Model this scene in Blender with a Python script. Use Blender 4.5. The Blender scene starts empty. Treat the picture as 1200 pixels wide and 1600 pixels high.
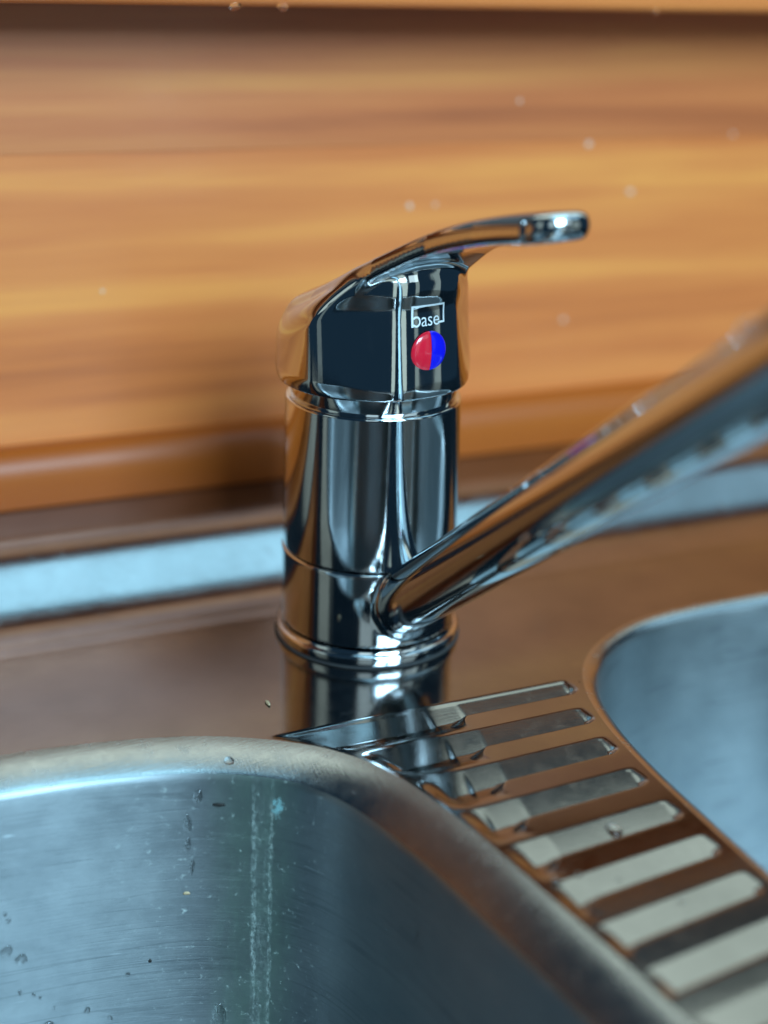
import bpy, bmesh, math, random
import numpy as np
from mathutils import Vector, Matrix
from mathutils.geometry import delaunay_2d_cdt
from mathutils.bvhtree import BVHTree

random.seed(7)
S = bpy.context.scene
COL = S.collection
MM = 0.001

# ------------------------------------------------------------------ camera
cd = bpy.data.cameras.new("camera")
cam = bpy.data.objects.new("camera", cd)
COL.objects.link(cam)
PITCH, ROLL, YAW, DIST = math.radians(21.2), math.radians(1.87), math.radians(24.8), 0.417
F = Vector((math.sin(YAW) * math.cos(PITCH), math.cos(YAW) * math.cos(PITCH), -math.sin(PITCH)))
R0 = Vector((math.cos(YAW), -math.sin(YAW), 0))
U0 = R0.cross(F)
Rv = math.cos(ROLL) * R0 + math.sin(ROLL) * U0
Uv = -math.sin(ROLL) * R0 + math.cos(ROLL) * U0
cam.matrix_world = Matrix(((Rv.x, Uv.x, -F.x, -0.1546), (Rv.y, Uv.y, -F.y, -0.3437), (Rv.z, Uv.z, -F.z, 0.1815), (0, 0, 0, 1)))
cd.sensor_fit = 'VERTICAL'
cd.sensor_height = 24
cd.lens = 24 * 2300 / 1600
cd.clip_start, cd.clip_end = 0.01, 50
cd.dof.use_dof = True
cd.dof.focus_distance = 0.368
cd.dof.aperture_fstop = cd.lens / 11.5
S.camera = cam

# ------------------------------------------------------------------ light
w = bpy.data.worlds.new("World")
S.world = w
w.use_nodes = True
bg = w.node_tree.nodes["Background"]
bg.inputs[0].default_value = (0.15, 0.40, 0.70, 1)
bg.inputs[1].default_value = 0.075


def area(name, loc, aim, sx, sy, power, col):
    l = bpy.data.lights.new(name, 'AREA')
    l.shape = 'RECTANGLE'
    l.size, l.size_y, l.energy, l.color = sx, sy, power, col
    o = bpy.data.objects.new(name, l)
    o.location = loc
    o.rotation_euler = (Vector(aim) - Vector(loc)).to_track_quat('-Z', 'Y').to_euler()
    COL.objects.link(o)
    return o


# room window facing the wall, window over the sill (green garden below, blue sky above)
area("room_window_light", (0.12, -1.5, 0.97), (0, 0.05, 0.08), 0.75, 0.85, 63, (0.46, 0.77, 1.0))
area("overhead_light", (0.38, -0.45, 1.75), (0.38, -0.2, 0.0), 1.25, 1.2, 14, (0.38, 0.76, 1.0))
area("overhead_light", (1.60, -0.45, 1.75), (1.60, -0.2, 0.0), 1.1, 1.2, 5, (0.42, 0.76, 1.0))
area("far_window_light", (-0.72, -1.55, 0.85), (0, 0.05, 0.08), 0.50, 0.8, 1.6, (0.72, 0.94, 1.0))  # dim pair of lamps added for grey in the tap and deck reflections
area("far_window_light", (0.92, -1.45, 0.85), (0, 0.05, 0.08), 0.55, 0.8, 1.6, (0.72, 0.94, 1.0))
area("left_window_light", (-2.1, -0.25, 0.85), (0, 0.0, 0.06), 0.55, 1.0, 1.1, (0.82, 1.0, 0.92))
area("garden_window_light", (0.32, 0.16, 0.66), (0.32, -1.0, 0.66), 0.9, 0.70, 3.0, (0.84, 1.0, 0.90))
# tall lamps added across the room for upright stripes in the chrome
for nm, azd, wd, pw in (("door_pane_light", -1, .34, 1.0), ("door_pane_light", 13, .46, 1.4), ("side_pane_light", 38, .26, .35), ("side_pane_light", 52, .22, .30), ("side_pane_light", -74, .30, .20)):
    a_ = math.radians(azd)
    area(nm, (2.2 * math.sin(a_), -2.2 * math.cos(a_), 0.05), (0, 0, 0.06), wd, 1.9, pw * 1.45, (0.80, 1.0, 0.92))

S.view_settings.view_transform = 'Standard'
S.view_settings.look = 'None'
S.view_settings.exposure = 0.0
S.view_settings.gamma = 1.0
S.render.engine = 'CYCLES'
S.cycles.use_denoising = True
S.cycles.max_bounces = 12
S.cycles.glossy_bounces = 8
S.cycles.sample_clamp_indirect = 6


# ------------------------------------------------------------------ helpers
def link(name, me, mat=None, parent=None, smooth=True):
    o = bpy.data.objects.new(name, me)
    COL.objects.link(o)
    if mat:
        me.materials.append(mat)
    if parent:
        o.parent = parent
    if smooth:
        me.shade_smooth()
    return o


def mesh(name, verts, faces, mat=None, parent=None, smooth=True, normals=None):
    me = bpy.data.meshes.new(name)
    v = np.asarray(verts, float) * MM
    me.from_pydata([tuple(p) for p in v], [], [tuple(f) for f in faces])
    me.update()
    o = link(name, me, mat, parent, smooth)
    if normals is not None:
        me.normals_split_custom_set_from_vertices([tuple(n) for n in normals])
    return o


def thing(name, label, cat, loc=(0, 0, 0), group=None):
    o = bpy.data.objects.new(name, None)
    o.empty_display_size = 0.01
    COL.objects.link(o)
    o.location = loc
    return tag(o, label, cat, group)


def tag(o, label, cat, group=None):
    o['label'] = label
    o['category'] = cat
    if group:
        o['group'] = group
    return o


def box(name, x0, x1, y0, y1, z0, z1, mat, parent=None, bev=1.0, seg=3):
    bm = bmesh.new()
    bmesh.ops.create_cube(bm, size=1)
    for v in bm.verts:
        v.co = ((x0 + (v.co.x + .5) * (x1 - x0)) * MM, (y0 + (v.co.y + .5) * (y1 - y0)) * MM, (z0 + (v.co.z + .5) * (z1 - z0)) * MM)
    if bev:
        bmesh.ops.bevel(bm, geom=bm.edges[:], offset=bev * MM, segments=seg, affect='EDGES', profile=.5)
    me = bpy.data.meshes.new(name)
    bm.to_mesh(me)
    bm.free()
    o = link(name, me, mat, parent, False)
    for p in me.polygons:
        p.use_smooth = True
    me.set_sharp_from_angle(angle=math.radians(40))
    return o


def lathe(name, prof, mat, parent, n=160):
    """revolve (r, z) profile in mm round the z axis"""
    vs, fs = [], []
    m = len(prof)
    for k in range(n):
        a = 2 * math.pi * k / n
        for r, z in prof:
            vs.append((r * math.cos(a), r * math.sin(a), z))
    for k in range(n):
        k2 = (k + 1) % n
        for i in range(m - 1):
            fs.append((k * m + i, k2 * m + i, k2 * m + i + 1, k * m + i + 1))
    o = mesh(name, vs, fs, mat, parent)
    o.data.set_sharp_from_angle(angle=math.radians(35))
    return o


def arc(cx, cz, r, a0, a1, n=6):
    return [(cx + r * math.cos(math.radians(a0 + (a1 - a0) * i / n)), cz + r * math.sin(math.radians(a0 + (a1 - a0) * i / n))) for i in range(n + 1)]


def extrude_x(name, prof, x0, x1, mat, parent=None, caps=True, sharp=35):
    """extrude a closed (y, z) profile along x"""
    m = len(prof)
    vs = [(x0, y, z) for y, z in prof] + [(x1, y, z) for y, z in prof]
    fs = [(i, (i + 1) % m, m + (i + 1) % m, m + i) for i in range(m)]
    if caps:
        fs += [tuple(range(m)), tuple(range(2 * m - 1, m - 1, -1))]
    o = mesh(name, vs, fs, mat, parent)
    bm = bmesh.new()
    bm.from_mesh(o.data)
    bmesh.ops.recalc_face_normals(bm, faces=bm.faces)
    bm.to_mesh(o.data)
    bm.free()
    o.data.set_sharp_from_angle(angle=math.radians(sharp))
    return o


def smax(a, b, k):
    h = np.clip(.5 + .5 * (a - b) / k, 0, 1)
    return b + (a - b) * h + k * h * (1 - h)


def smin(a, b, k):
    return -smax(-a, -b, k)


def sdf_normals(f, p, e=.05):
    g = np.stack([f(p + np.eye(3)[i] * e) - f(p - np.eye(3)[i] * e) for i in range(3)], -1) / (2 * e)
    return g


def surface_net(f, lo, hi, h):
    """polygonise the zero level of f (dual contouring on a regular grid), pull vertices onto it"""
    ax = [np.arange(lo[i], hi[i] + h, h) for i in range(3)]
    nx, ny, nz = [len(a) for a in ax]
    P = np.stack(np.meshgrid(*ax, indexing='ij'), -1)
    V = f(P.reshape(-1, 3)).reshape(nx, ny, nz)
    s = V < 0
    c = np.zeros((nx - 1, ny - 1, nz - 1), int)
    for i in (0, 1):
        for j in (0, 1):
            for k in (0, 1):
                c += s[i:nx - 1 + i, j:ny - 1 + j, k:nz - 1 + k]
    act = (c > 0) & (c < 8)
    idx = -np.ones(act.shape, int)
    cells = np.argwhere(act)
    idx[act] = np.arange(len(cells))
    acc = np.zeros((len(cells), 3))
    cnt = np.zeros(len(cells))
    corners = [(i, j, k) for i in (0, 1) for j in (0, 1) for k in (0, 1)]
    for a in corners:
        for d in range(3):
            if a[d]:
                continue
            b = list(a)
            b[d] = 1
            va = V[tuple((cells + a).T)]
            vb = V[tuple((cells + b).T)]
            m = (va < 0) != (vb < 0)
            t = np.where(m, va / np.where(va == vb, 1, va - vb), 0)
            q = np.array(a, float) + np.outer(t, np.eye(3)[d])
            acc[m] += q[m]
            cnt[m] += 1
    p = np.array(lo) + (cells + acc / cnt[:, None]) * h
    faces = []
    for d in range(3):
        e1, e2 = [(1, 2), (2, 0), (0, 1)][d]
        sl = [slice(None)] * 3
        sl2 = list(sl)
        sl[d] = slice(0, -1)
        sl2[d] = slice(1, None)
        ch = s[tuple(sl)] != s[tuple(sl2)]
        E = np.argwhere(ch)
        ok = (E[:, e1] > 0) & (E[:, e2] > 0) & (E[:, e1] < act.shape[e1]) & (E[:, e2] < act.shape[e2])
        E = E[ok]
        u = np.zeros(3, int)
        u[e1] = 1
        v = np.zeros(3, int)
        v[e2] = 1
        q = [idx[tuple((E - u - v).T)], idx[tuple((E - v).T)], idx[tuple(E.T)], idx[tuple((E - u).T)]]
        q = np.stack(q, -1)
        inside = s[tuple(E.T)]
        q[~inside] = q[~inside][:, ::-1]
        faces.append(q)
    for _ in range(4):
        g = sdf_normals(f, p)
        n2 = np.maximum((g * g).sum(-1), .05)
        st = -(f(p) / n2)[:, None] * g
        ln = np.linalg.norm(st, axis=-1, keepdims=True)
        p = p + st * np.minimum(1, .5 * h / np.maximum(ln, 1e-9))
    g = sdf_normals(f, p)
    g /= np.maximum(np.linalg.norm(g, axis=-1, keepdims=True), 1e-9)
    return p, np.concatenate(faces), g


def catmull(pts, per=8, closed=True):
    pts = [np.array(p, float) for p in pts]
    n = len(pts)
    out = []
    for i in range(n):
        p0, p1, p2, p3 = pts[(i - 1) % n], pts[i], pts[(i + 1) % n], pts[(i + 2) % n]
        for j in range(per):
            t = j / per
            out.append(.5 * ((2 * p1) + (p2 - p0) * t + (2 * p0 - 5 * p1 + 4 * p2 - p3) * t * t + (3 * p1 - p0 - 3 * p2 + p3) * t ** 3))
    return np.array(out)


def resample(poly, n):
    q = np.vstack([poly, poly[:1]])
    d = np.r_[0, np.cumsum(np.linalg.norm(np.diff(q, axis=0), axis=1))]
    t = np.linspace(0, d[-1], n, endpoint=False)
    return np.stack([np.interp(t, d, q[:, 0]), np.interp(t, d, q[:, 1])], -1)


# ------------------------------------------------------------------ materials
def nodes(name):
    m = bpy.data.materials.new(name)
    m.use_nodes = True
    nt = m.node_tree
    return m, nt, nt.nodes["Principled BSDF"]


def N(nt, typ, **kw):
    n = nt.nodes.new(typ)
    for k, v in kw.items():
        if k.startswith('i_'):
            n.inputs[k[2:].replace('_', ' ')].default_value = v
        else:
            setattr(n, k, v)
    return n


def coords(nt, scale=(1, 1, 1), kind='Object', rot=(0, 0, 0)):
    tc = N(nt, 'ShaderNodeTexCoord')
    mp = N(nt, 'ShaderNodeMapping')
    mp.inputs['Scale'].default_value = scale
    mp.inputs['Rotation'].default_value = rot
    nt.links.new(tc.outputs[kind], mp.inputs[0])
    return mp.outputs[0]


def noise(nt, vec, scale=1, detail=4, rough=.5, dist=0):
    n = N(nt, 'ShaderNodeTexNoise')
    n.inputs['Scale'].default_value = scale
    n.inputs['Detail'].default_value = detail
    n.inputs['Roughness'].default_value = rough
    n.inputs['Distortion'].default_value = dist
    nt.links.new(vec, n.inputs['Vector'])
    return n.outputs['Fac']


def ramp(nt, fac, stops):
    r = N(nt, 'ShaderNodeValToRGB')
    e = r.color_ramp.elements
    while len(e) < len(stops):
        e.new(.5)
    for el, (p, c) in zip(e, stops):
        el.position = p
        el.color = c if len(c) == 4 else (*c, 1)
    nt.links.new(fac, r.inputs[0])
    return r.outputs[0]


def math_(nt, op, a, b=None, c=None, clamp=False):
    n = N(nt, 'ShaderNodeMath', operation=op)
    n.use_clamp = clamp
    for i, x in enumerate((a, b, c)):
        if x is None:
            continue
        if isinstance(x, (int, float)):
            n.inputs[i].default_value = x
        else:
            nt.links.new(x, n.inputs[i])
    return n.outputs[0]


def maprange(nt, x, a, b, c, d, smooth=False):
    n = N(nt, 'ShaderNodeMapRange')
    if smooth:
        n.interpolation_type = 'SMOOTHSTEP'
    nt.links.new(x, n.inputs[0])
    for i, v in enumerate((a, b, c, d)):
        n.inputs[i + 1].default_value = v
    return n.outputs[0]


def mix(nt, fac, a, b):
    n = N(nt, 'ShaderNodeMix', data_type='RGBA')
    for s_, x in ((n.inputs[0], fac), (n.inputs[6], a), (n.inputs[7], b)):
        if isinstance(x, (int, float)):
            s_.default_value = x
        elif isinstance(x, tuple):
            s_.default_value = x if len(x) == 4 else (*x, 1)
        else:
            nt.links.new(x, s_)
    return n.outputs[2]


def bump(nt, h, strength, dist, bsdf, prev=None):
    b = N(nt, 'ShaderNodeBump')
    b.inputs['Strength'].default_value = strength
    b.inputs['Distance'].default_value = dist
    nt.links.new(h, b.inputs['Height'])
    if prev is not None:
        nt.links.new(prev, b.inputs['Normal'])
    nt.links.new(b.outputs[0], bsdf.inputs['Normal'])
    return b.outputs[0]


def mat_chrome():
    m, nt, b = nodes("chrome")
    b.inputs['Metallic'].default_value = 1
    b.inputs['Base Color'].default_value = (.64, .665, .68, 1)
    n = noise(nt, coords(nt, (60, 60, 60)), 1, 5, .6)
    sm = noise(nt, coords(nt, (180, 180, 60)), 1, 4, .7)
    nt.links.new(math_(nt, 'ADD', maprange(nt, n, .35, .75, .02, .10), maprange(nt, sm, .6, .75, 0, .09)), b.inputs['Roughness'])
    n2 = noise(nt, coords(nt, (900, 900, 900)), 1, 3, .6)
    bump(nt, n2, .02, .0002, b)
    return m


def mat_deck(name="stainless_deck", r0=.09, r1=.16, bs=.022, tone=1.0):
    m, nt, b = nodes(name)
    b.inputs['Metallic'].default_value = 1
    n = noise(nt, coords(nt, (35, 35, 35)), 1, 6, .6)
    nt.links.new(ramp(nt, n, [(.3, tuple(c * tone for c in (.255, .255, .25))), (.7, tuple(c * tone for c in (.335, .335, .33)))]), b.inputs['Base Color'])
    n1 = noise(nt, coords(nt, (220, 220, 220)), 1, 5, .65)
    rr_ = maprange(nt, n1, .3, .75, r0, r1)
    mk = maprange(nt, noise(nt, coords(nt, (130, 130, 130)), 1, 6, .75), .58, .72, 0, .10)
    s1 = noise(nt, coords(nt, (90, 2600, 300), rot=(0, 0, .5)), 1, 3, .6)
    s2 = noise(nt, coords(nt, (2600, 120, 300), rot=(0, 0, .2)), 1, 3, .6)
    s3 = noise(nt, coords(nt, (2200, 2200, 2200)), 1, 2, .6)
    h = math_(nt, 'ADD', math_(nt, 'ADD', s1, s2), s3)
    nt.links.new(math_(nt, 'ADD', rr_, mk), b.inputs['Roughness'])
    bump(nt, h, bs, .0003, b)
    return m


def mat_bowl(stain=True):
    """worn brushed steel; u = length round the bowl in metres, v = depth down the wall in metres"""
    m, nt, b = nodes("stainless_bowl" if stain else "stainless_bowl_clean")
    b.inputs['Metallic'].default_value = 1
    uv = N(nt, 'ShaderNodeUVMap')
    def sc(x, y, rot=0):
        mp = N(nt, 'ShaderNodeMapping')
        mp.inputs['Scale'].default_value = (x, y, 1)
        mp.inputs['Rotation'].default_value = (0, 0, rot)
        nt.links.new(uv.outputs[0], mp.inputs[0])
        return mp.outputs[0]
    brush = noise(nt, sc(45, 1500, .04), 1, 4, .7)
    brush2 = noise(nt, sc(20, 420, -.03), 1, 5, .7)
    cl = noise(nt, sc(42, 60), 1, 7, .7)
    g_ = 1.0 if stain else 1.3
    base = ramp(nt, cl, [(.3, (.24 * g_, .268 * g_, .28 * g_)), (.7, (.32 * g_, .348 * g_, .355 * g_))])
    rough = maprange(nt, cl, .3, .7, .42, .49)
    b.inputs['Anisotropic'].default_value = .75
    b.inputs['Anisotropic Rotation'].default_value = .25
    tg = N(nt, 'ShaderNodeTangent', direction_type='UV_MAP')
    nt.links.new(tg.outputs[0], b.inputs['Tangent'])
    h = math_(nt, 'ADD', math_(nt, 'MULTIPLY', brush, .6), math_(nt, 'MULTIPLY', brush2, .14))
    # single long scratches: thin bands of a strongly stretched noise, in three directions
    for rot, sx, sy in ((.03, 3, 330), (1.5, 4, 160), (.85, 4, 190), (2.2, 4, 230), (.12, 5, 420)):
        q = noise(nt, sc(sx, sy, rot), 1, 1, .4)
        line = math_(nt, 'LESS_THAN', math_(nt, 'ABSOLUTE', math_(nt, 'SUBTRACT', q, .5)), .009)
        gate = maprange(nt, noise(nt, sc(25, 25, rot + 1), 1, 2, .5), .52, .62, 0, 1)
        sc_ = math_(nt, 'MULTIPLY', line, gate)
        h = math_(nt, 'SUBTRACT', h, math_(nt, 'MULTIPLY', sc_, 1.3))
        base = mix(nt, math_(nt, 'MULTIPLY', sc_, .30), base, (.12, .14, .15))
    q = noise(nt, sc(90, 900, .05), 1, 2, .5)
    scuff = math_(nt, 'MULTIPLY', maprange(nt, q, .69, .73, 0, 1), maprange(nt, noise(nt, sc(18, 26, .4), 1, 3, .6), .50, .60, 0, .55))
    base = mix(nt, scuff, base, (.62, .68, .70))
    bump(nt, h, .22, .0004, b)
    if stain:
        sep = N(nt, 'ShaderNodeSeparateXYZ')
        nt.links.new(uv.outputs[0], sep.inputs[0])
        u, v = sep.outputs[0], sep.outputs[1]
        wob = noise(nt, sc(0, 150), 1, 4, .7)
        wob2 = noise(nt, sc(900, 520), 1, 4, .75)
        wob3 = noise(nt, sc(300, 45), 1, 4, .7)
        uu = math_(nt, 'SUBTRACT', math_(nt, 'ADD', u, math_(nt, 'MULTIPLY', math_(nt, 'SUBTRACT', wob, .5), .0022)), STAIN_U)
        def line(off, wd):
            d = math_(nt, 'ABSOLUTE', math_(nt, 'SUBTRACT', uu, off))
            return maprange(nt, d, wd * .25, wd, 1, 0, True)
        gap = maprange(nt, wob2, .42, .62, .05, 1)
        crust = math_(nt, 'MULTIPLY', math_(nt, 'MAXIMUM', math_(nt, 'MAXIMUM', line(-.0024, .0009), line(.0022, .0011)), math_(nt, 'MULTIPLY', line(0, .0036), .38)), math_(nt, 'MULTIPLY', gap, math_(nt, 'MULTIPLY_ADD', maprange(nt, wob3, .35, .65, 0, 1), .5, .12)))
        dv = maprange(nt, v, .010, .020, .0, 1)
        crust = math_(nt, 'MULTIPLY', crust, dv, clamp=True)
        tint = math_(nt, 'MULTIPLY', line(.001, .017), maprange(nt, noise(nt, sc(160, 60), 1, 5, .7), .3, .7, .30, 1.0))
        spots = maprange(nt, noise(nt, sc(420, 420), 1, 4, .75), .60, .72, 0, .6)
        near = math_(nt, 'MULTIPLY', spots, line(.004, .05))
        crust = math_(nt, 'MAXIMUM', crust, near, clamp=True)
        base = mix(nt, tint, base, (.33, .44, .38))
        base = mix(nt, crust, base, (.58, .66, .60))
        # verdigris dab
        du = math_(nt, 'SUBTRACT', u, STAIN_U - .0042)
        dvv = math_(nt, 'SUBTRACT', v, .0185)
        rr = math_(nt, 'SQRT', math_(nt, 'ADD', math_(nt, 'MULTIPLY', du, du), math_(nt, 'MULTIPLY', math_(nt, 'MULTIPLY', dvv, dvv), .35)))
        rr = math_(nt, 'ADD', rr, math_(nt, 'MULTIPLY', math_(nt, 'SUBTRACT', wob2, .5), .007))
        dab = maprange(nt, rr, .0006, .0019, .7, 0, True)
        base = mix(nt, dab, base, (.18, .44, .46))
        dull = math_(nt, 'MAXIMUM', crust, dab)
        nt.links.new(math_(nt, 'SUBTRACT', 1, math_(nt, 'MULTIPLY', dull, .8)), b.inputs['Metallic'])
        rough = math_(nt, 'ADD', rough, math_(nt, 'MULTIPLY', dull, .3), clamp=True)
    nt.links.new(base, b.inputs['Base Color'])
    nt.links.new(rough, b.inputs['Roughness'])
    return m


def mat_wood(name, cols, off=0.0, gloss=.42, axis_scale=1.0, coat=.12, spec=.5):
    m, nt, b = nodes(name)
    tc = N(nt, 'ShaderNodeTexCoord')
    add = N(nt, 'ShaderNodeVectorMath', operation='ADD')
    add.inputs[1].default_value = (off, off * .37, off * 1.7)
    nt.links.new(tc.outputs['Object'], add.inputs[0])
    oi = N(nt, 'ShaderNodeObjectInfo')
    vm = N(nt, 'ShaderNodeVectorMath', operation='MULTIPLY_ADD')
    nt.links.new(oi.outputs['Random'], vm.inputs[0])
    vm.inputs[1].default_value = (.05, 0, .01)
    nt.links.new(add.outputs[0], vm.inputs[2])
    def sc(x, y, z):
        mp = N(nt, 'ShaderNodeMapping')
        mp.inputs['Scale'].default_value = (x, y, z)
        nt.links.new(vm.outputs[0], mp.inputs[0])
        return mp.outputs[0]
    big = noise(nt, sc(1.5 * axis_scale, 20, 36), 1, 4, .55, .35)
    grain = noise(nt, sc(9, 160, 330), 1, 5, .65, .3)
    patch = noise(nt, sc(7, 30, 70), 1, 4, .55, .6)
    f = math_(nt, 'ADD', math_(nt, 'MULTIPLY', big, .74), math_(nt, 'ADD', math_(nt, 'MULTIPLY', grain, .12), math_(nt, 'MULTIPLY', patch, .20)))
    col = ramp(nt, f, cols)
    nt.links.new(col, b.inputs['Base Color'])
    b.inputs['Roughness'].default_value = gloss
    b.inputs['Coat Weight'].default_value = coat
    b.inputs['Specular IOR Level'].default_value = spec
    b.inputs['Coat Roughness'].default_value = .25
    bump(nt, grain, .08, .0006, b)
    return m


def mat_plain(name, col, rough=.3, metal=0, coat=0):
    m, nt, b = nodes(name)
    n = noise(nt, coords(nt, (150, 150, 150)), 1, 4, .6)
    c = np.array(col)
    nt.links.new(ramp(nt, n, [(.3, tuple(c * .92)), (.7, tuple(np.minimum(c * 1.06, 1)))]), b.inputs['Base Color'])
    b.inputs['Roughness'].default_value = rough
    b.inputs['Metallic'].default_value = metal
    b.inputs['Coat Weight'].default_value = coat
    return m


def mat_water():
    m, nt, b = nodes("water")
    b.inputs['Base Color'].default_value = (1, 1, 1, 1)
    b.inputs['Transmission Weight'].default_value = 1
    b.inputs['IOR'].default_value = 1.33
    b.inputs['Roughness'].default_value = .02
    return m


STAIN_U = 0.0
HONEY = [(.30, (.15, .030, .007)), (.40, (.38, .084, .018)), (.49, (.57, .142, .030)), (.57, (.65, .184, .039)), (.65, (.74, .245, .048)), (.76, (.46, .105, .024))]
AMBER = [(.30, (.20, .036, .003)), (.5, (.31, .060, .004)), (.7, (.36, .080, .007))]
M_CHROME = mat_chrome()
M_DECK = mat_deck(tone=.86)
M_LIP = mat_deck("worn_steel_lip", .17, .30, .10, 1.5)
M_RIM = mat_deck("steel_rim", .14, .22, .04, 1.05)
M_WOOD = mat_wood("varnished_wood", HONEY, 0.0)
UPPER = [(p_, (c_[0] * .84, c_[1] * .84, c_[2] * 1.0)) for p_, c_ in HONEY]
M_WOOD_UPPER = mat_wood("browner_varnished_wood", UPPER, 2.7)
M_MOULD = mat_wood("amber_wood", AMBER, 5.3, .40, 1.0, .0, .28)
M_SILL = mat_wood("sill_wood", HONEY, 9.1)
M_RED = mat_plain("red_enamel", (.72, .012, .035), .18, 0, .6)
M_BLUE = mat_plain("blue_enamel", (.006, .008, .62), .18, 0, .6)
M_PRINT = mat_plain("pale_print", (.80, .84, .85), .45)
M_WATER = mat_water()
M_DARK = mat_plain("dark_crumb", (.012, .010, .008), .7)
M_TAN = mat_plain("tan_crumb", (.42, .30, .17), .7)
M_GLINT = mat_plain("dried_limescale", (.60, .45, .34), .5)  # pale opaque colour painting the glint of water drops on the wall
M_RUBBER = mat_plain("dark_gap", (.02, .02, .02), .6)

# ------------------------------------------------------------------ wall, moulding, sill
WALL_Y = 90.0
wall = thing("wooden_wall", "honey coloured varnished wooden splashback behind the tap", "wall", (0, 0.09, 0))
edges_z = [10, 121.3, 172]
for i in range(len(edges_z) - 1):
    o = box("wood_board", -700, 420, WALL_Y, WALL_Y + 16, edges_z[i] + .03, edges_z[i + 1] - .03, M_WOOD if i == 0 else M_WOOD_UPPER, None, .06, 1)
    o.parent = wall
    o['label'] = 'golden lower board' if i == 0 else 'browner upper board in the shade of the ledge'
    o.matrix_parent_inverse = Matrix.Translation((0, -0.09, 0))
# rounded moulding where the wall meets the sink upstand
prof = [(90, 16.4), (81.5, 16.4), (81, 17), (80.8, 24), (81, 27), (81.8, 29.8), (83, 31.8), (84.6, 33.2), (86.4, 34.0), (88.4, 34.4), (90, 34.5)]
mould = extrude_x("skirting_moulding", prof, -700, 420, M_MOULD)
tag(mould, "amber rounded wooden moulding along the foot of the wooden wall", "moulding")
sill = box("wooden_sill", -700, 420, 56, 125, 163.7, 174, M_SILL, None, 2.5, 4)
rail = box("window_frame", -700, 420, 98, 140, 174.2, 288, mat_wood("dark_wood", [(.3, (.022, .012, .008)), (.7, (.045, .022, .013))], 2.2, .6, 1.0, .0), None, 2, 3)  # unseen rail, added and toned for its dark reflection in the drainer grooves
tag(rail, "dark brown window frame rail standing on the wooden ledge", "window frame")
tag(sill, "overhanging wooden ledge edge along the very top above the tap", "ledge")

# ------------------------------------------------------------------ sink
sink = thing("kitchen_sink", "stainless steel double bowl sink with ribbed drainer strip under the tap", "sink")
LEFT = catmull([(-108, -33), (-86, -35.3), (-65, -40.2), (-48.5, -48), (-35, -58.5), (-25.5, -74), (-19.2, -99), (-15, -131), (-11.5, -162), (-9.5, -200), (-10, -260), (-18, -318), (-46, -364), (-100, -385), (-200, -390), (-300, -385), (-350, -362), (-378, -310), (-384, -210), (-378, -110), (-350, -62), (-300, -38), (-230, -29.5), (-160, -30)][::-1])
RIGHT = catmull([(150, -19.4), (125, -19.5), (102, -19.4), (78, -22), (60, -29.5), (47.5, -40), (39.5, -53), (34.3, -71), (31.8, -92), (31, -112), (30.5, -142), (30, -200), (31, -280), (42, -322), (75, -346), (130, -351), (185, -346), (212, -318), (220, -250), (221, -100), (213, -56), (187, -28)])
NL, NR = 420, 300
LEFT, RIGHT = resample(LEFT, NL), resample(RIGHT, NR)


def area2(p):
    return (p[:, 0] * np.roll(p[:, 1], -1) - p[:, 1] * np.roll(p[:, 0], -1)).sum()


if area2(LEFT) < 0:
    LEFT = LEFT[::-1]
if area2(RIGHT) < 0:
    RIGHT = RIGHT[::-1]


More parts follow.
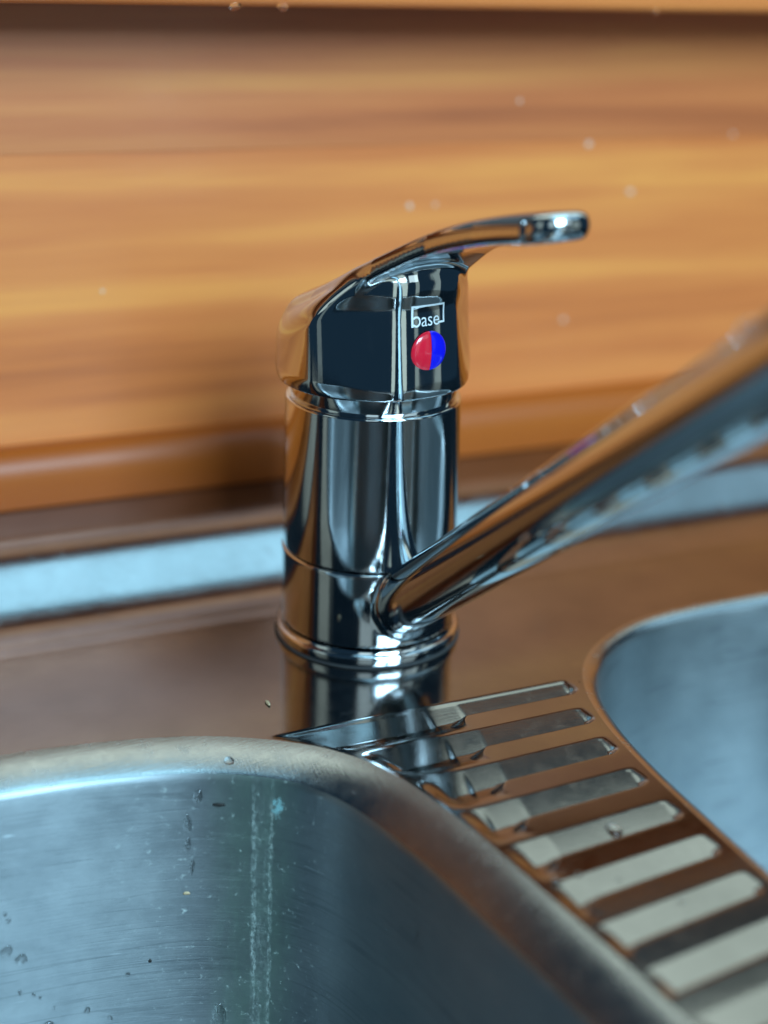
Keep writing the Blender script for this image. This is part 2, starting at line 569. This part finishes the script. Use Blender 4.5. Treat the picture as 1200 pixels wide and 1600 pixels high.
def bowl(name, out, lip, amin, amax, depth, mat, stain_lip=False):
    n = len(out)
    tan = np.roll(out, -1, 0) - np.roll(out, 1, 0)
    tan /= np.linalg.norm(tan, axis=1, keepdims=True)
    inw = np.stack([-tan[:, 1], tan[:, 0]], -1)
    prof = [(0, 0)]
    for t in range(1, 10):
        am = amin + (amax - amin) * (t - .5) / 9
        prof.append((lip * t / 9, prof[-1][1] - lip / 9 * math.tan(math.radians(am))))
    i1, z1 = prof[-1]
    prof += [(i1 + .9 * math.sin(math.radians(t - amax)) * .7, z1 - .9 * (1 - math.cos(math.radians(t - amax)) + .6 * math.sin(math.radians(t - amax)))) for t in (amax + 15, amax + 30)]
    i0, z0 = prof[-1]
    i0 += .25
    z0 -= .55
    prof += [(i0, z0), (i0 + .15, z0 - .6), (i0 + .25, z0 - 2.0), (i0 + 1.0, z0 - 15), (i0 + 2.2, z0 - 35), (i0 + 3.6, z0 - 60)]
    zb = z0 - 60
    ib = i0 + 3.6
    rad = depth + zb
    prof += [(ib + rad * .9 * (1 - math.cos(math.radians(t))), zb - rad * math.sin(math.radians(t))) for t in (10, 20, 30, 40, 50, 60, 70, 80, 90)]
    rings = []
    lipside = .75 if stain_lip else 0.0
    c = out.mean(0)
    for k, (d, z) in enumerate(prof):
        dd = min(d, 24)
        q = out + inw * dd
        if d > 24:
            q = c + (q - c) * (1 - (d - 24) / 150)
        fac = 1.0 + lipside * (1 - np.clip(np.abs(inw[:, 1]) * 1.15, 0, 1))      # the pressed lip is steeper along the sides
        zl = prof[9][1]
        rings.append(np.c_[q, np.where(k <= 9, z * fac, z - zl * (1 - fac))])
    q = rings[-1][:, :2]
    for s_, z in ((.75, -depth - 1.0), (.45, -depth - 2.5), (.2, -depth - 4)):
        rings.append(np.c_[c + (q - c) * s_, np.full(n, z)])
    vs = np.vstack(rings)
    fs = []
    L = np.r_[0, np.cumsum(np.linalg.norm(np.roll(out, -1, 0) - out, axis=1))]
    pl = [0]
    for a, b_ in zip(rings[:-1], rings[1:]):
        pl.append(pl[-1] + np.linalg.norm(b_[0] - a[0]))
    uvs = []
    for r in range(len(rings) - 1):
        for i in range(n):
            j = (i + 1) % n
            fs.append((r * n + i, r * n + j, (r + 1) * n + j, (r + 1) * n + i))
            u0, u1 = L[i] * MM, L[i + 1] * MM
            uvs += [(u0, pl[r] * MM), (u1, pl[r] * MM), (u1, pl[r + 1] * MM), (u0, pl[r + 1] * MM)]
    fs.append(tuple((len(rings) - 1) * n + i for i in range(n)))
    uvs += [(0, .4)] * n
    o = mesh(name, vs, fs, mat, sink)
    o.data.materials.append(M_LIP)
    for pi in range(n * 9):
        o.data.polygons[pi].material_index = 1
    ul = o.data.uv_layers.new(name="UVMap")
    ul.data.foreach_set('uv', np.array(uvs, dtype=np.float32).ravel())
    o.data.set_sharp_from_angle(angle=math.radians(28))
    return o, L


# where along the left rim the mineral streak runs down (far corner of the bowl)
k = int(np.argmin(np.linalg.norm(LEFT - np.array([-49.0, -47.7]), axis=1)))
Ltmp = np.r_[0, np.cumsum(np.linalg.norm(np.roll(LEFT, -1, 0) - LEFT, axis=1))]
STAIN_U = Ltmp[k] * MM - .0042
M_BOWL = mat_bowl(True)
M_BOWL2 = mat_bowl(False)
bowl_l, _ = bowl("bowl", LEFT, 10.5, 14, 28, 165, M_BOWL, True)
bowl_r, _ = bowl("bowl", RIGHT, 3.8, 3, 46, 130, M_BOWL2)

# drainer strip: pressed grooves between the bowls
PY0, PY1 = -300.0, -43.5


def xl(y):
    q = LEFT[(LEFT[:, 0] > -120)]
    s_ = q[np.argsort(q[:, 1])]
    s_ = s_[(s_[:, 1] > -330) & (s_[:, 1] < -36)]
    return np.interp(y, s_[:, 1], s_[:, 0])


def xr(y):
    q = RIGHT[(RIGHT[:, 0] < 100) & (RIGHT[:, 1] > -320)]
    s_ = q[np.argsort(q[:, 1])]
    return np.interp(y, s_[:, 1], s_[:, 0])


def sstep(a, b, x):
    t = np.clip((x - a) / (b - a), 0, 1)
    return t * t * (3 - 2 * t)


def drain_height(x, y):
    lx, rx = xl(y), xr(y)
    P, HW = 15.15, 4.15
    sl = np.clip(.02 * (-50.6 - y) / P, 0, .13)
    yy = y - sl * (x - 15)                                  # straightened: groove k is centred on -50.6 - P k
    kf = np.clip(np.round((-50.6 - yy) / P), 0, 16)
    dy = yy + 50.6 + P * kf                                 # offset from the nearest groove centre
    tilt = .125 + .112 * np.exp(-kf / 2.4)
    saw = np.where(np.abs(dy) < HW, dy, np.sign(dy) * HW * (1 - (np.abs(dy) - HW) / (P / 2 - HW))) * tilt
    base = -tilt * (HW - .6)  # groove floor falls towards the left bowl
    tipx = np.interp(y, [-170, -104, -58], [-10.5, -7.0, 1.5])
    past = np.maximum(0, tipx + 3 - x)
    floor = np.minimum((base + saw) * (1 + .15 * sstep(0, 1.5, past) + .14 * sstep(9, 11, past)), 0)
    # ridges: capsules left standing at deck level, round-ended on the left
    dr = P / 2 - np.abs(dy)
    ridge = sstep(.6, -.6, dr - (P / 2 - HW)) * np.clip((x - tipx + 3.5 - .22 * dr * dr) / 3.5, 0, 1)
    ridge = np.where((yy > -50.6 + P / 2 - .01), 0, ridge)
    # right-hand ends of the grooves
    xe = np.minimum(xr(-50.6 - P * kf) - 2.3, 37.0)
    q = np.maximum(x - xe + 2.2, 0) ** 2 + np.maximum(np.abs(dy) - HW + 2.2, 0) ** 2
    ends = sstep(.5, -2.0, np.where(x > xe - 2.2, np.sqrt(q) - 2.2, -3))
    edge = sstep(.4, -2.2, np.where(yy > -50.6, dy - HW + .3, -9))   # first groove stops behind the tap
    h = floor * (1 - ridge) * ends * np.where(yy > -50.6, np.maximum(edge, 0), 1)
    top = sstep(0, -2.0, y - PY1) * sstep(0, 8, y - PY0)
    lip = sstep(.6, np.interp(y, [-135, -65], [4.5, 6.0]), x - lx)
    rgt = sstep(.2, 1.2, rx - 1.0 - x)
    return h * top * lip * rgt


ny, nxp = 860, 150
ys = np.linspace(PY0, PY1, ny)
vs, X0s, X1s = [], xl(ys) + 1.0, np.minimum(xr(ys) - 1.0, 40)
T = np.linspace(0, 1, nxp)
GX = X0s[:, None] + (X1s - X0s)[:, None] * T[None]
GY = np.repeat(ys[:, None], nxp, 1)
GZ = drain_height(GX.ravel(), GY.ravel()).reshape(GX.shape)
vs = np.stack([GX, GY, GZ], -1).reshape(-1, 3)
ii = (np.arange(ny - 1)[:, None] * nxp + np.arange(nxp - 1)[None]).ravel()
fs = np.stack([ii, ii + 1, ii + nxp + 1, ii + nxp], -1)
drainer = mesh("drainer_ribs", vs, fs.tolist(), M_DECK, sink)

# flat deck, triangulated round both bowls and the drainer
bstep = 6
pb = [(X1s[i], ys[i]) for i in range(0, ny, bstep)] + [(X1s[-1], ys[-1])]
pb += [(X0s[i], ys[i]) for i in range(ny - 1, -1, -bstep)] + [(X0s[0], ys[0])]
outer = [(-520, -425), (420, -425), (420, 16), (-520, 16)]
pts, edg = [], []
for ring in (outer, LEFT.tolist(), RIGHT.tolist(), pb):
    b0 = len(pts)
    pts += [Vector((p[0], p[1])) for p in ring]
    edg += [(b0 + i, b0 + (i + 1) % len(ring)) for i in range(len(ring))]
res = delaunay_2d_cdt(pts, edg, [], 0, 1e-4)


def inside(poly, p):
    x, y = p
    a = np.asarray(poly)
    b_ = np.roll(a, -1, 0)
    c_ = ((a[:, 1] > y) != (b_[:, 1] > y)) & (x < (b_[:, 0] - a[:, 0]) * (y - a[:, 1]) / np.where(b_[:, 1] == a[:, 1], 1e-9, b_[:, 1] - a[:, 1]) + a[:, 0])
    return c_.sum() % 2 == 1


V2 = [tuple(v) for v in res[0]]
tris = []
for f in res[2]:
    c_ = np.mean([V2[i] for i in f], axis=0)
    if inside(outer, c_) and not inside(LEFT, c_) and not inside(RIGHT, c_) and not inside(pb, c_):
        tris.append(tuple(f))
deck = mesh("deck", [(x, y, 0) for x, y in V2], tris, M_DECK, sink, False)
deck.data.flip_normals() if deck.data.polygons[0].normal.z < 0 else None

# raised back edge of the sink, rolled front edge
rim_pts = [(16.0, 0.0)]
sl_y = [16, 17.5, 20, 22.5, 25, 28, 30.5, 33, 38, 44, 47, 50, 53, 56, 59, 64]
sl_a = [0, 4, 7, 3, 8, 16, 27, 37, 45, 47, 45, 39, 29, 17, 6, 0]
for i in range(1, 65):
    y_ = 16 + 48 * i / 64
    a_ = np.interp(y_ - .375, sl_y, sl_a)
    rim_pts.append((y_, rim_pts[-1][1] + .75 * math.tan(math.radians(float(a_)))))
kz = 16.4 / rim_pts[-1][1]
prof = [(y_, z_ * kz) for y_, z_ in rim_pts] + [(85, 16.4), (85, 14), (60, 13.5), (46, 5), (32, -1.2), (16, -1.2)]
print("rim scale", kz)
rim = extrude_x("back_rim", prof, -520, 420, M_RIM, sink, True, 50)
prof = [(-425, 0)] + arc(-425, -8, 8, 90, 180, 6) + [(-433, -40), (-431.5, -40), (-431.5, -8)] + arc(-425, -8, 6.5, 180, 90, 6)
front = extrude_x("front_edge", prof, -520, 420, M_DECK, sink, True, 50)

# ------------------------------------------------------------------ tap
tap = thing("mixer_tap", "chrome single lever kitchen mixer tap with red and blue dot", "tap")
lathe("gasket", [(20, .03), (25.9, .03), (26.05, .3), (25.7, .55), (24, .6)], M_RUBBER, tap)
lathe("base_ring", [(22, 0.5), (25.2, 0.5), (25.5, .7), (25.6, 1.2)] + arc(24.6, 2.6, 1.05, -10, 100, 8) + [(24.3, 3.75), (24.1, 4.6), (22, 4.6)], M_CHROME, tap)
lathe("body", [(22, 27.0), (23.3, 27.0)] + arc(23.35, 27.6, .55, -70, 0, 4) + [(23.82, 40), (23.62, 55), (23.5, 68.6)] + arc(22.8, 68.6, .7, 0, 90, 6) + [(21.5, 69.35)], M_CHROME, tap)
lathe("collar", [(21.6, 68), (22.15, 69.0), (22.15, 75.5), (20, 76)], M_CHROME, tap)

AZS = math.radians(2.0)
su = np.array([math.sin(AZS), -math.cos(AZS), 0])
sv = np.array([math.cos(AZS), math.sin(AZS), 0])
ANG = math.radians(37.0)


def sdf_spout(p):
    u, v, z = p[:, 0], p[:, 1], p[:, 2]
    r = np.sqrt(u * u + v * v)
    slv = smax(smax(r - 24.15, 5.2 - z, .6), z - 26.7, .8)
    ca, sa = math.cos(ANG), math.sin(ANG)
    t = u * ca + (z - 0.7) * sa
    nrm = -u * sa + (z - 0.7) * ca
    rad = np.interp(t, [0, 35, 160, 260], [8.6, 8.6, 9.1, 9.4])
    tube = np.sqrt(v * v + nrm * nrm) - rad
    tube = smax(smax(tube, t - 262, 4), -t, 1)
    ax, az_ = 252 * ca, 0.7 + 252 * sa
    head = np.sqrt((u - ax) ** 2 + v * v) - 11
    head = smax(smax(head, z - az_ - 6, 5), az_ - 34 - z, 1.5)
    out = smin(tube, head, 6)
    return smin(slv, out, 1.6)


def place(p, g, uax, vax, name, faces, mat, parent):
    P = np.outer(p[:, 0], uax) + np.outer(p[:, 1], vax) + np.outer(p[:, 2], (0, 0, 1))
    G = np.outer(g[:, 0], uax) + np.outer(g[:, 1], vax) + np.outer(g[:, 2], (0, 0, 1))
    return mesh(name, P, faces.tolist(), mat, parent, True, G)


p, fc, g = surface_net(sdf_spout, (-26, -26, 4), (218, 26, 172), .9)
place(p, g, su, sv, "spout", fc, M_CHROME, tap)

AZH = math.radians(11.0)
hu = np.array([math.sin(AZH), -math.cos(AZH), 0])
hv = np.array([math.cos(AZH), math.sin(AZH), 0])
TOPU = [-34, -26, -15, 0, 20, 39, 59, 76, 90]
TOPZ = [83.2, 89.0, 95.6, 102.2, 112.2, 120.7, 126.3, 128.8, 129.6]


def spl(x, xs, zs):
    # smooth interpolation (cubic Hermite, finite-difference slopes)
    xs, zs = np.array(xs, float), np.array(zs, float)
    m = np.gradient(zs, xs)
    i = np.clip(np.searchsorted(xs, x) - 1, 0, len(xs) - 2)
    h = xs[i + 1] - xs[i]
    t = np.clip((x - xs[i]) / h, 0, 1)
    return (2 * t ** 3 - 3 * t ** 2 + 1) * zs[i] + (t ** 3 - 2 * t ** 2 + t) * h * m[i] + (-2 * t ** 3 + 3 * t ** 2) * zs[i + 1] + (t ** 3 - t ** 2) * h * m[i + 1]


FZ = np.linspace(72, 120, 97)
FD = spl(FZ, [72, 78, 85, 92, 97, 100.5, 103, 106.5, 114, 120], [24.95, 24.3, 23.55, 22.8, 22.4, 22.7, 22.6, 21.7, 21.2, 21.2])


def sdf_handle(p):
    u, v, z = p[:, 0], p[:, 1], p[:, 2]
    r = np.sqrt(u * u + v * v)
    wallr = r - (26.2 - .045 * (z - 78))
    ch = ((r - 25.3) * 2.4 - (z - 74) * 1.0) / 2.6
    d = smax(wallr, ch, .8)
    df = np.interp(z, FZ, FD)
    ds = df + .25
    c, s_ = math.cos(math.radians(37)), math.sin(math.radians(37))
    d = smax(d, u - df + v * v / 260.0 - .1, 2.6)
    d = smax(d, u * c + v * s_ - ds + (v * c - u * s_) ** 2 / 150.0 - .2, 2.4)
    d = smax(d, u * c - v * s_ - ds + (v * c + u * s_) ** 2 / 150.0 - .2, 2.4)
    zt = spl(u, TOPU, TOPZ)
    zc = zt - v * v / 75.0
    d = smax(d, (z - zc) * .88, 5.0)
    d = smax(d, 74 - z, .5)
    wd = np.interp(u, [-20, 0, 20, 35, 50, 75, 90], [21, 19.5, 15.8, 11.4, 9.6, 8.8, 8.6])
    th = np.interp(u, [-20, 20, 30, 39, 50, 62, 70], [6.5, 4.8, 4.8, 5.2, 5.8, 6.2, 6.2])
    rr = th * np.interp(u, [20, 60], [.36, .46])
    q1 = np.abs(v) - wd + rr
    q2 = np.abs(z - (zt - v * v / 110.0 - th / 2)) * .93 - th / 2 + rr
    bl = np.sqrt(np.maximum(q1, 0) ** 2 + np.maximum(q2, 0) ** 2) + np.minimum(np.maximum(q1, q2), 0) - rr
    bl = smax(bl, np.sqrt(np.maximum(u - 65.8, 0) ** 2 + (np.maximum(np.abs(v) - .8, 0)) ** 2 * (u > 65.8)) - 7.9, 3.4)
    bl = smax(bl, -12 - u, 3)
    return smin(d, bl, 2.4)


p, fc, g = surface_net(sdf_handle, (-30, -30, 72), (84, 30, 132), .6)
handle = place(p, g, hu, hv, "handle", fc, M_CHROME, tap)


def on_front(v, z):
    """point of the handle's front panel at lateral v, height z (mm, handle axes)"""
    u = np.full(np.shape(v), 34.0)
    vv, zz = np.asarray(v, float), np.asarray(z, float)
    for _ in range(60):
        u = u - .7 * np.clip(sdf_handle(np.stack([u, vv, zz], -1)), -2, 2)
    return u


# two-colour dot: a low dome, one half red, one half blue
DOTZ, DOTR = 86.0, 5.35
def dome_half(side, name, mat):
    vs, fs = [], []
    nr, na = 9, 24
    pu = float(on_front(np.array([0.0]), np.array([DOTZ]))[0])
    for i in range(nr + 1):
        t = i / nr
        rr = DOTR * math.sin(t * math.pi / 2)
        hgt = 1.15 * math.cos(t * math.pi / 2) - .25 * t
        for j in range(na + 1):
            a = math.radians(90 + 180 * j / na) if side < 0 else math.radians(-90 + 180 * j / na)
            v, z = rr * math.cos(a) + side * .04, DOTZ + rr * math.sin(a)
            vs.append(hu * (pu + hgt) + hv * v + np.array([0, 0, z]))
    for i in range(nr):
        for j in range(na):
            a = i * (na + 1) + j
            fs.append((a, a + na + 1, a + na + 2, a + 1))
    o = mesh(name, vs, fs, mat, handle)
    return o


dome_half(-1, "hot_marker", M_RED)['label'] = "red left half of the round temperature dot"
dome_half(1, "cold_marker", M_BLUE)['label'] = "blue right half of the round temperature dot"


# printed word with its open frame, laid on the front panel
def text_mesh(body, size):
    cu = bpy.data.curves.new("word", 'FONT')
    cu.body = body
    cu.size = size
    cu.resolution_u = 4
    cu.space_character = 0.97
    cu.offset = -.018
    o = bpy.data.objects.new("word", cu)
    COL.objects.link(o)
    me = bpy.data.meshes.new_from_object(o.evaluated_get(bpy.context.evaluated_depsgraph_get()))
    v = np.array([tuple(q.co) for q in me.vertices])
    f = [tuple(q.vertices) for q in me.polygons]
    bpy.data.objects.remove(o)
    bpy.data.meshes.remove(me)
    return v, f


tv, tf = text_mesh("ase", 5.0)
tv[:, 0] *= .92
w_ase = tv[:, 0].max() - tv[:, 0].min()
LW, LH, ST = 10.2, 5.3, .48
x0 = -LW / 2
tv[:, 0] += x0 + 3.0 - tv[:, 0].min()
LV, LF = [tv[:, :2]], list(tf)
cntv = len(tv)


def bar(xa, ya, xb, yb):
    global cntv
    q = []
    n = 6
    for i in range(n + 1):
        t = i / n
        if abs(xb - xa) > abs(yb - ya):
            q += [(xa + (xb - xa) * t, ya), (xa + (xb - xa) * t, yb)]
        else:
            q += [(xa, ya + (yb - ya) * t), (xb, ya + (yb - ya) * t)]
    LV.append(np.array(q))
    for i in range(n):
        a = cntv + 2 * i
        LF.append((a, a + 1, a + 3, a + 2))
    cntv += len(q)


bar(x0, 0, x0 + ST + .12, LH - ST)                                # stem of the b
bar(x0, LH - ST, x0 + LW, LH)                               # top of the frame
bar(x0 + LW - ST, .35, x0 + LW, LH - ST)                    # right side
bar(x0 + LW - 2.0, .35, x0 + LW - ST, .35 + ST)             # foot
n = 26                                                      # bowl of the b
ring = []
for i in range(n + 1):
    a = math.radians(-140 + 280 * i / n)
    ring += [(x0 + 1.45 + 1.28 * math.cos(a), 1.32 + 1.38 * math.sin(a)), (x0 + 1.45 + .80 * math.cos(a), 1.32 + .90 * math.sin(a))]
LV.append(np.array(ring))
for i in range(n):
    a = cntv + 2 * i
    LF.append((a, a + 1, a + 3, a + 2))
cntv += len(ring)
L2 = np.vstack(LV)
lv, lz = L2[:, 0], L2[:, 1] + 92.6
lu = on_front(lv, lz) + .06
logo = mesh("printed_logo", np.outer(lu, hu) + np.outer(lv, hv) + np.outer(lz, (0, 0, 1)), LF, M_PRINT, handle, False)

# ------------------------------------------------------------------ drops and crumbs
bpy.context.view_layer.update()


def dome(name, mat, r, flat=.5, seed=0, stretch=1.0):
    """irregular bead lying on the local xy plane"""
    rnd = random.Random(seed)
    k1, k2, p1, p2 = rnd.uniform(.05, .16), rnd.uniform(.03, .1), rnd.uniform(0, 6), rnd.uniform(0, 6)
    vs, fs = [], []
    na, nr = 18, 6
    for i in range(nr):
        t = i / (nr - 1) * 1.0
        for j in range(na):
            a = 2 * math.pi * j / na
            rr = r * math.cos(t * math.pi / 2 * .96) * (1 + k1 * math.cos(2 * a + p1) + k2 * math.cos(3 * a + p2))
            vs.append((rr * math.cos(a), rr * math.sin(a) * stretch, r * flat * math.sin(t * math.pi / 2) - .03))
    for i in range(nr - 1):
        for j in range(na):
            j2 = (j + 1) % na
            fs.append((i * na + j, i * na + j2, (i + 1) * na + j2, (i + 1) * na + j))
    fs.append(tuple((nr - 1) * na + j for j in range(na)))
    fs.append(tuple(na - 1 - j for j in range(na)))
    return mesh(name, vs, fs, mat)


def orient(o, loc, n, down=None):
    n = Vector(n).normalized()
    d = Vector(down) if down else Vector((0, 0, -1)) if abs(n.z) < .9 else Vector((1, 0, 0))
    y = (d - n * d.dot(n)).normalized()
    x = y.cross(n)
    o.matrix_world = Matrix(((x.x, y.x, n.x, loc[0]), (x.y, y.y, n.y, loc[1]), (x.z, y.z, n.z, loc[2]), (0, 0, 0, 1)))


def bvh(o):
    return BVHTree.FromPolygons([o.matrix_world @ v.co for v in o.data.vertices], [tuple(q.vertices) for q in o.data.polygons])


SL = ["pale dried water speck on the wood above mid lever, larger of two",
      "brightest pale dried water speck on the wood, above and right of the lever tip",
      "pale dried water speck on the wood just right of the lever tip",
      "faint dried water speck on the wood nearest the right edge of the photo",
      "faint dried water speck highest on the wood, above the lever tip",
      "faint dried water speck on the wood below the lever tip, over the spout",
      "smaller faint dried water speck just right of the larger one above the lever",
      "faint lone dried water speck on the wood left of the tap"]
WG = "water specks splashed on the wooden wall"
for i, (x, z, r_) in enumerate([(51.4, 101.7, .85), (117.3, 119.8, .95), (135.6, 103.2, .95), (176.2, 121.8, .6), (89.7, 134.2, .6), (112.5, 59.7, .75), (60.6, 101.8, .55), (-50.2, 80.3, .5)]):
    o = dome("water_speck", M_GLINT, r_ * 1.1, .35, i)
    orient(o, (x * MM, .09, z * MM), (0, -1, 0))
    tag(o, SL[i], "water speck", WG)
for (x, lab) in ((-18.8, "small water bead hanging from the upper ledge, left of its larger neighbour"), (-5.0, "larger water bead hanging from the left half of the upper ledge"), (117.1, "water bead hanging alone from the right half of the upper ledge")):
    o = dome("water_drop", M_WATER, 1.6 if "larger" in lab else 1.2, .7, int(abs(x)))
    orient(o, (x * MM, .0572, .1639), (0, -.6, -.8), (1, 0, 0))
    tag(o, lab, "water drop")

# drops along the top of the spout
tree = bvh(bpy.data.objects["spout"])
rnd = random.Random(5)
for i, (t, v, r_) in enumerate([(92, -3.2, .8), (97, -1.0, .6), (101, -3.6, .5), (104, -2.2, .7), (122, -2.6, .55), (126, -1.4, .6), (131, -3.0, .5), (134, -2.0, .55), (86, -2.5, .45), (80, -3.4, .4)]):
    u_, z_ = t * math.cos(ANG), .7 + t * math.sin(ANG) + 15
    q = su * u_ + sv * v + np.array([0, 0, z_])
    loc, n_, _, _ = tree.find_nearest(Vector(q * MM))
    o = dome("water_drop", M_WATER, r_, .6, 40 + i)
    orient(o, loc, n_)
    tag(o, "tiny water bead on the top edge of the tap spout", "water drop", "water beads along the spout")
q = su * 146 + sv * -4 + np.array([0, 0, 125])
loc, n_, _, _ = tree.find_nearest(Vector(q * MM))
o = dome("water_drop", M_WATER, 1.3, .65, 77)
orient(o, loc, n_)
tag(o, "larger pale water bead high on the spout at the right edge", "water drop")

# drops on the left bowl, found on its wall
tree = bvh(bowl_l)
BD = [
    (-57.8, -50.5, -3.4, 1.25, 1.0, "round clear drop on the pale rim of the left bowl, above the dark speck"),
    (-64.9, -48.4, -10.1, 1.2, 1.5, "drop just below the rim of the left bowl, left of the dark speck"),
    (-67.6, -47.9, -17.3, 1.1, 2.3, "topmost of the three streaked drops in a column on the left bowl wall"),
    (-67.8, -48.2, -23.1, 1.0, 2.0, "middle of the three streaked drops in a column on the left bowl wall"),
    (-67.0, -48.8, -29.2, .8, 2.4, "lowest and thinnest of the three streaked drops in a column on the left bowl wall"),
    (-112.0, -42.5, -45.6, 1.4, 1.1, "round drop at the far left edge, paired with a slightly lower one"),
    (-108.8, -42.9, -48.5, 1.3, 1.3, "lower right drop of the pair near the left edge of the bowl wall"),
    (-61.7, -53.8, -71.4, 1.7, 2.2, "large long drop low on the left bowl wall, left of the chalky streak"),
    (-27.6, -100.6, -24.6, .9, 2.2, "thin pale drop alone on the dark right side of the left bowl"),
    (-94.0, -45.2, -66.6, .9, 1.1, "small bright bead low on the left bowl wall, between the edge and the long drop"),
    (-104.1, -44.5, -69.2, 1.7, 1.1, "large round bead at the bottom edge of the photo, in the left corner"),
]
for i, (x, y, z, r_, st, lab) in enumerate(BD):
    loc, n_, _, _ = tree.find_nearest(Vector((x, y, z)) * MM)
    o = dome("water_drop", M_WATER, r_, .34, 100 + i, st)
    orient(o, loc, -n_ if n_.y > 0 and abs(n_.y) > .2 else n_)
    tag(o, lab, "water drop")
rnd = random.Random(11)
for i, (x, z) in enumerate([(-111.7, -35.4), (-111.1, -37.3), (-106.5, -59.1), (-105.1, -60.3), (-109.8, -57.7), (-108.3, -67.8), (-102, -64), (-99, -71), (-88, -70), (-83, -58), (-47, -60), (-41, -34), (-38, -22), (-33, -50), (-30, -30), (-36, -66), (-29, -58)]):
    y = -43 if x < -70 else np.interp(x, [-70, -48, -36, -30, -27], [-49, -60, -73, -90, -103])
    loc, n_, _, _ = tree.find_nearest(Vector((x, float(y), z)) * MM)
    o = dome("water_drop", M_WATER, rnd.uniform(.35, .6), .5, 200 + i, rnd.uniform(1, 1.5))
    orient(o, loc, n_)
    if x < -70:
        tag(o, "pinhead water bead on the bright blue far wall of the left bowl", "water drop", "pinhead beads on the bright wall of the left bowl")
    else:
        tag(o, "pinhead water bead on the dark right-hand wall of the left bowl", "water drop", "pinhead beads on the dark wall of the left bowl")


def crumb(name, loc, n_, size, mat, seed, lab, cat):
    rnd = random.Random(seed)
    bm = bmesh.new()
    bmesh.ops.create_icosphere(bm, subdivisions=2, radius=1)
    for v in bm.verts:
        k_ = rnd.uniform(.7, 1.2)
        v.co = Vector((v.co.x * size[0] * k_, v.co.y * size[1] * k_, v.co.z * size[2] * k_)) * MM
    me = bpy.data.meshes.new(name)
    bm.to_mesh(me)
    bm.free()
    o = link(name, me, mat)
    orient(o, loc, n_)
    return tag(o, lab, cat)


for (x, y, z, sz, m_, lab) in ((-60.0, -50.6, -12.1, (1.7, .55, .3), M_DARK, "jagged black food speck stuck under the rim of the left bowl"),
                               (-68.4, -48.8, -36.3, (.85, .5, .35), M_TAN, "pale tan crumb below the streaked drops on the left bowl wall"),
                               (-78.0, -47.3, -54.6, (.45, .6, .25), M_DARK, "small dark speck lower on the left bowl wall")):
    loc, n_, _, _ = tree.find_nearest(Vector((x, y, z)) * MM)
    crumb("food_crumb", loc, n_, sz, m_, int(abs(x)), lab, "crumb")
crumb("food_crumb", (-.0413, -.0319, .0003), (0, 0, 1), (1.5, .5, .35), M_TAN, 3, "pale crumb on the flat steel between the tap and the left bowl", "crumb")

# drops on the deck and the drainer
tree = bvh(drainer)
for i, (x, y, r_, lab) in enumerate([(10.9, -112.7, 2.0, "largest drop on the drainer, lying across a ridge"), (9.2, -140.6, .6, "bright bead in the middle of a pale drainer groove"), (1.8, -128.8, .5, "small bright bead at the left end of a drainer groove"), (-5.9, -124.7, .8, "yellowish bead at the left tip of a drainer ridge"), (-11.3, -125.5, 1.0, "bead beside the wavy left edge of the drainer"), (6.0, -147.0, 1.0, "flat drop on the edge of a dark drainer ridge near the right corner")]):
    loc, n_, _, _ = tree.find_nearest(Vector((x, y, 0)) * MM)
    o = dome("water_drop", M_WATER, r_, .4, 300 + i)
    orient(o, loc, n_)
    tag(o, lab, "water drop")
tree = bvh(rim)
loc, n_, _, _ = tree.find_nearest(Vector((148.5, 36.4, 4.1)) * MM)
o = dome("water_drop", M_WATER, 1.3, .6, 400)
orient(o, loc, n_)
tag(o, "pale bead at the foot of the raised back edge, right of the spout", "water drop")
